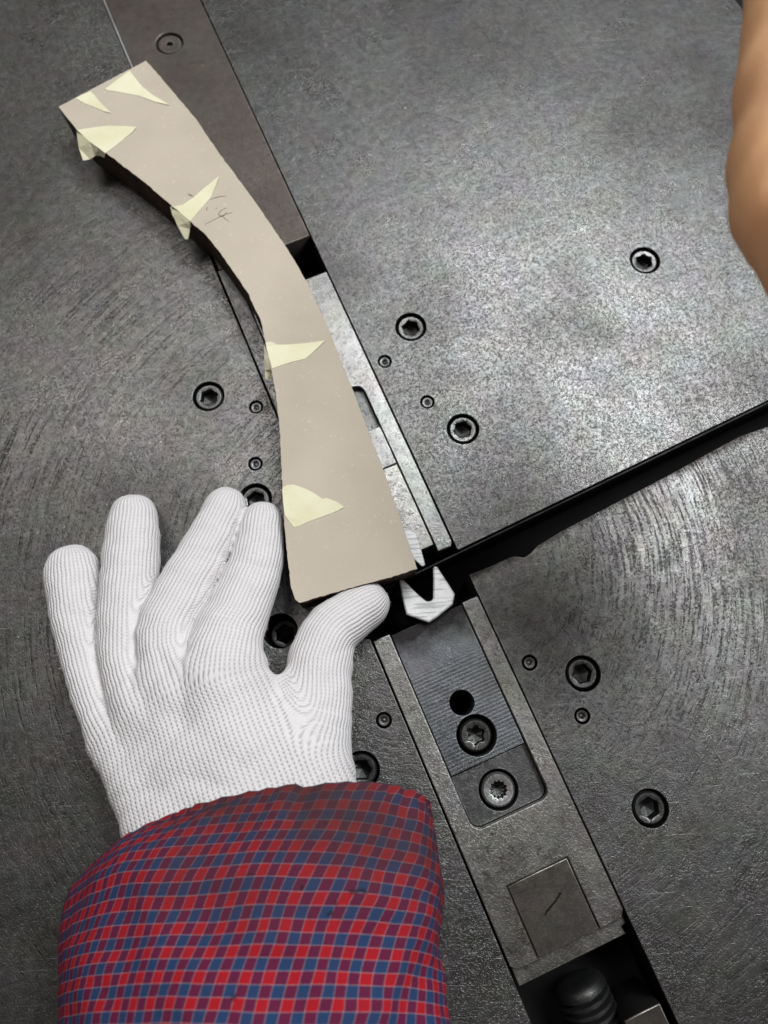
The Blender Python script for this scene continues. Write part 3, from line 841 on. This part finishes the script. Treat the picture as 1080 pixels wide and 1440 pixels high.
g = NT('red_blue_check_cotton')
a_ = g.n('ShaderNodeAttribute', attribute_name='cloth').outputs[1]
pos = g.n('ShaderNodeNewGeometry').outputs[0]
sp = g.n('ShaderNodeSeparateXYZ', {0: a_})
j1 = g.math('MULTIPLY', g.math('SUBTRACT', g.noise(pos, 22, 2), .5), 3.4); j2 = g.math('MULTIPLY', g.math('SUBTRACT', g.noise(pos, 19, 2, .5, .4), .5), 3.4)
cu_m = g.math('ADD', g.math('ADD', sp.outputs[0], g.math('MULTIPLY', sp.outputs[1], .2)), j1); cv_m = g.math('ADD', sp.outputs[1], j2)
CELL = 3.35
wu = g.math('FRACT', g.math('ADD', g.math('DIVIDE', cu_m, CELL * 2), 200)); wv = g.math('FRACT', g.math('ADD', g.math('DIVIDE', cv_m, CELL * 2), 200))
bu1 = g.math('GREATER_THAN', wu, .5); bv1 = g.math('GREATER_THAN', wv, .5)


def line(w, wd):
    q = g.math('ABSOLUTE', g.math('SUBTRACT', g.math('FRACT', g.math('MULTIPLY', w, 2)), .5))
    return g.remap(q, .5 - wd, .5 - wd + .03)


red, blue = (.40, .012, .018), (.016, .052, .13)
ca_ = g.mixc(bu1, red, blue); cb_ = g.mixc(bv1, red, blue)
tw = g.math('FRACT', g.math('DIVIDE', g.math('ADD', cu_m, cv_m), .62))
col = g.mixc(g.remap(tw, .35, .65, .4, .6), ca_, cb_)
odd = g.math('ABSOLUTE', g.math('SUBTRACT', bu1, bv1))
col = g.mixc(g.math('MULTIPLY', odd, .8), col, (.105, .010, .042))
dash = g.remap(g.math('SINE', g.math('MULTIPLY', g.math('ADD', cu_m, cv_m), 2 * math.pi / .75)), -.5, .3, .3, .85)
ln = g.math('MULTIPLY', g.math('MAXIMUM', line(wu, .03), line(wv, .03)), dash)
col = g.mixc(ln, col, (.66, .58, .62))
nf = g.noise(pos, 900, 3)
col = g.mixc(g.remap(nf, .3, .7, .0, .28), col, (.07, .02, .04))
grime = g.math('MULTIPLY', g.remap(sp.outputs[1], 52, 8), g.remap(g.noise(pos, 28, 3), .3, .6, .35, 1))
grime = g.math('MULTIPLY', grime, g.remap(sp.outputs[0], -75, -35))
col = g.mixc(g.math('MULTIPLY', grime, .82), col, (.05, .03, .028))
dots = g.remap(g.noise(pos, 150, 1), .76, .79)
col = g.mixc(g.math('MULTIPLY', dots, .7), col, (.02, .015, .02))
wv_ = g.math('MULTIPLY', g.math('SINE', g.math('MULTIPLY', cu_m, 2 * math.pi / .5)), g.math('SINE', g.math('MULTIPLY', cv_m, 2 * math.pi / .5)))
hg = g.math('ADD', g.math('MULTIPLY', wv_, .3), g.math('ADD', nf, g.math('MULTIPLY', ln, .3)))
M['check'] = g.done(col, .9, 0, g.bump(hg, .45, .0005), .08)
sl = part('sleeve', me, M['check'], pers)
s = sl.modifiers.new('solid', 'SOLIDIFY'); s.thickness = .0011; s.offset = -1

# ---------------------------------------------------------------- the other, bare hand close to the lens
BZ_ = 168


def H(px, py, z, r): p = at(px, py, z); return (p.x * 1000, p.y * 1000, z, r)


bare_palm = [
    [H(1128, -230, 182, 15), H(1140, -60, 178, 15.5), H(1136, 120, 172, 16.8), H(1137, 230, 168, 18.5), H(1143, 290, 168, 18.5), H(1192, 395, 166, 17)],
    [H(1200, -220, 186, 16), H(1220, 60, 178, 18), H(1240, 240, 170, 19), H(1290, 330, 166, 16)],
    [H(1230, 60, 178, 17), H(1330, 180, 174, 18), H(1370, 270, 170, 13)],
]
bare_f = [
    [H(1370, 610, 150, 6.6), H(1330, 560, 156, 7.2), H(1270, 480, 162, 7.8), H(1180, 360, 166, 9)],
    [H(1450, 600, 148, 7.2), H(1400, 530, 156, 7.8), H(1330, 440, 162, 8.4), H(1240, 330, 168, 9.5)],
    [H(1500, 560, 150, 7.2), H(1450, 480, 157, 7.9), H(1380, 390, 164, 8.5), H(1290, 300, 169, 9.5)],
    [H(1530, 480, 154, 7.0), H(1480, 410, 160, 7.6), H(1420, 340, 166, 8.3), H(1330, 250, 170, 9.5)],
    [H(1500, 190, 160, 7.6), H(1440, 180, 166, 8.8), H(1380, 150, 171, 10), H(1290, 110, 175, 12)],
]
bh_me, _ = hand_mesh(bare_f, bare_palm, 1.3, 4, 5, wob=.25)
bh_me.shade_smooth()
g = NT('tan_skin'); pos = g.n('ShaderNodeNewGeometry').outputs[0]
n1 = g.noise(pos, 60, 3); n2 = g.noise(pos, 900, 3)
M['skin'] = g.done(g.mixc(g.remap(n1, .35, .65), (.86, .48, .245), (.90, .52, .28)), .55, 0, g.bump(n2, .15, .0005), .35, Subsurface_Weight=.5, Subsurface_Radius=(.012, .006, .003), Subsurface_Scale=1.0)
bp = at(1200, 150, 0)
per2 = empty('person', Matrix.Translation(bp), 'person with a bare tan hand, blurred, held over the plate at the edge', 'person')
bare = part('bare_hand', bh_me, M['skin'], per2, Matrix.Translation(-bp))
sm = bare.modifiers.new('smooth', 'SMOOTH'); sm.iterations = 4; sm.factor = .5
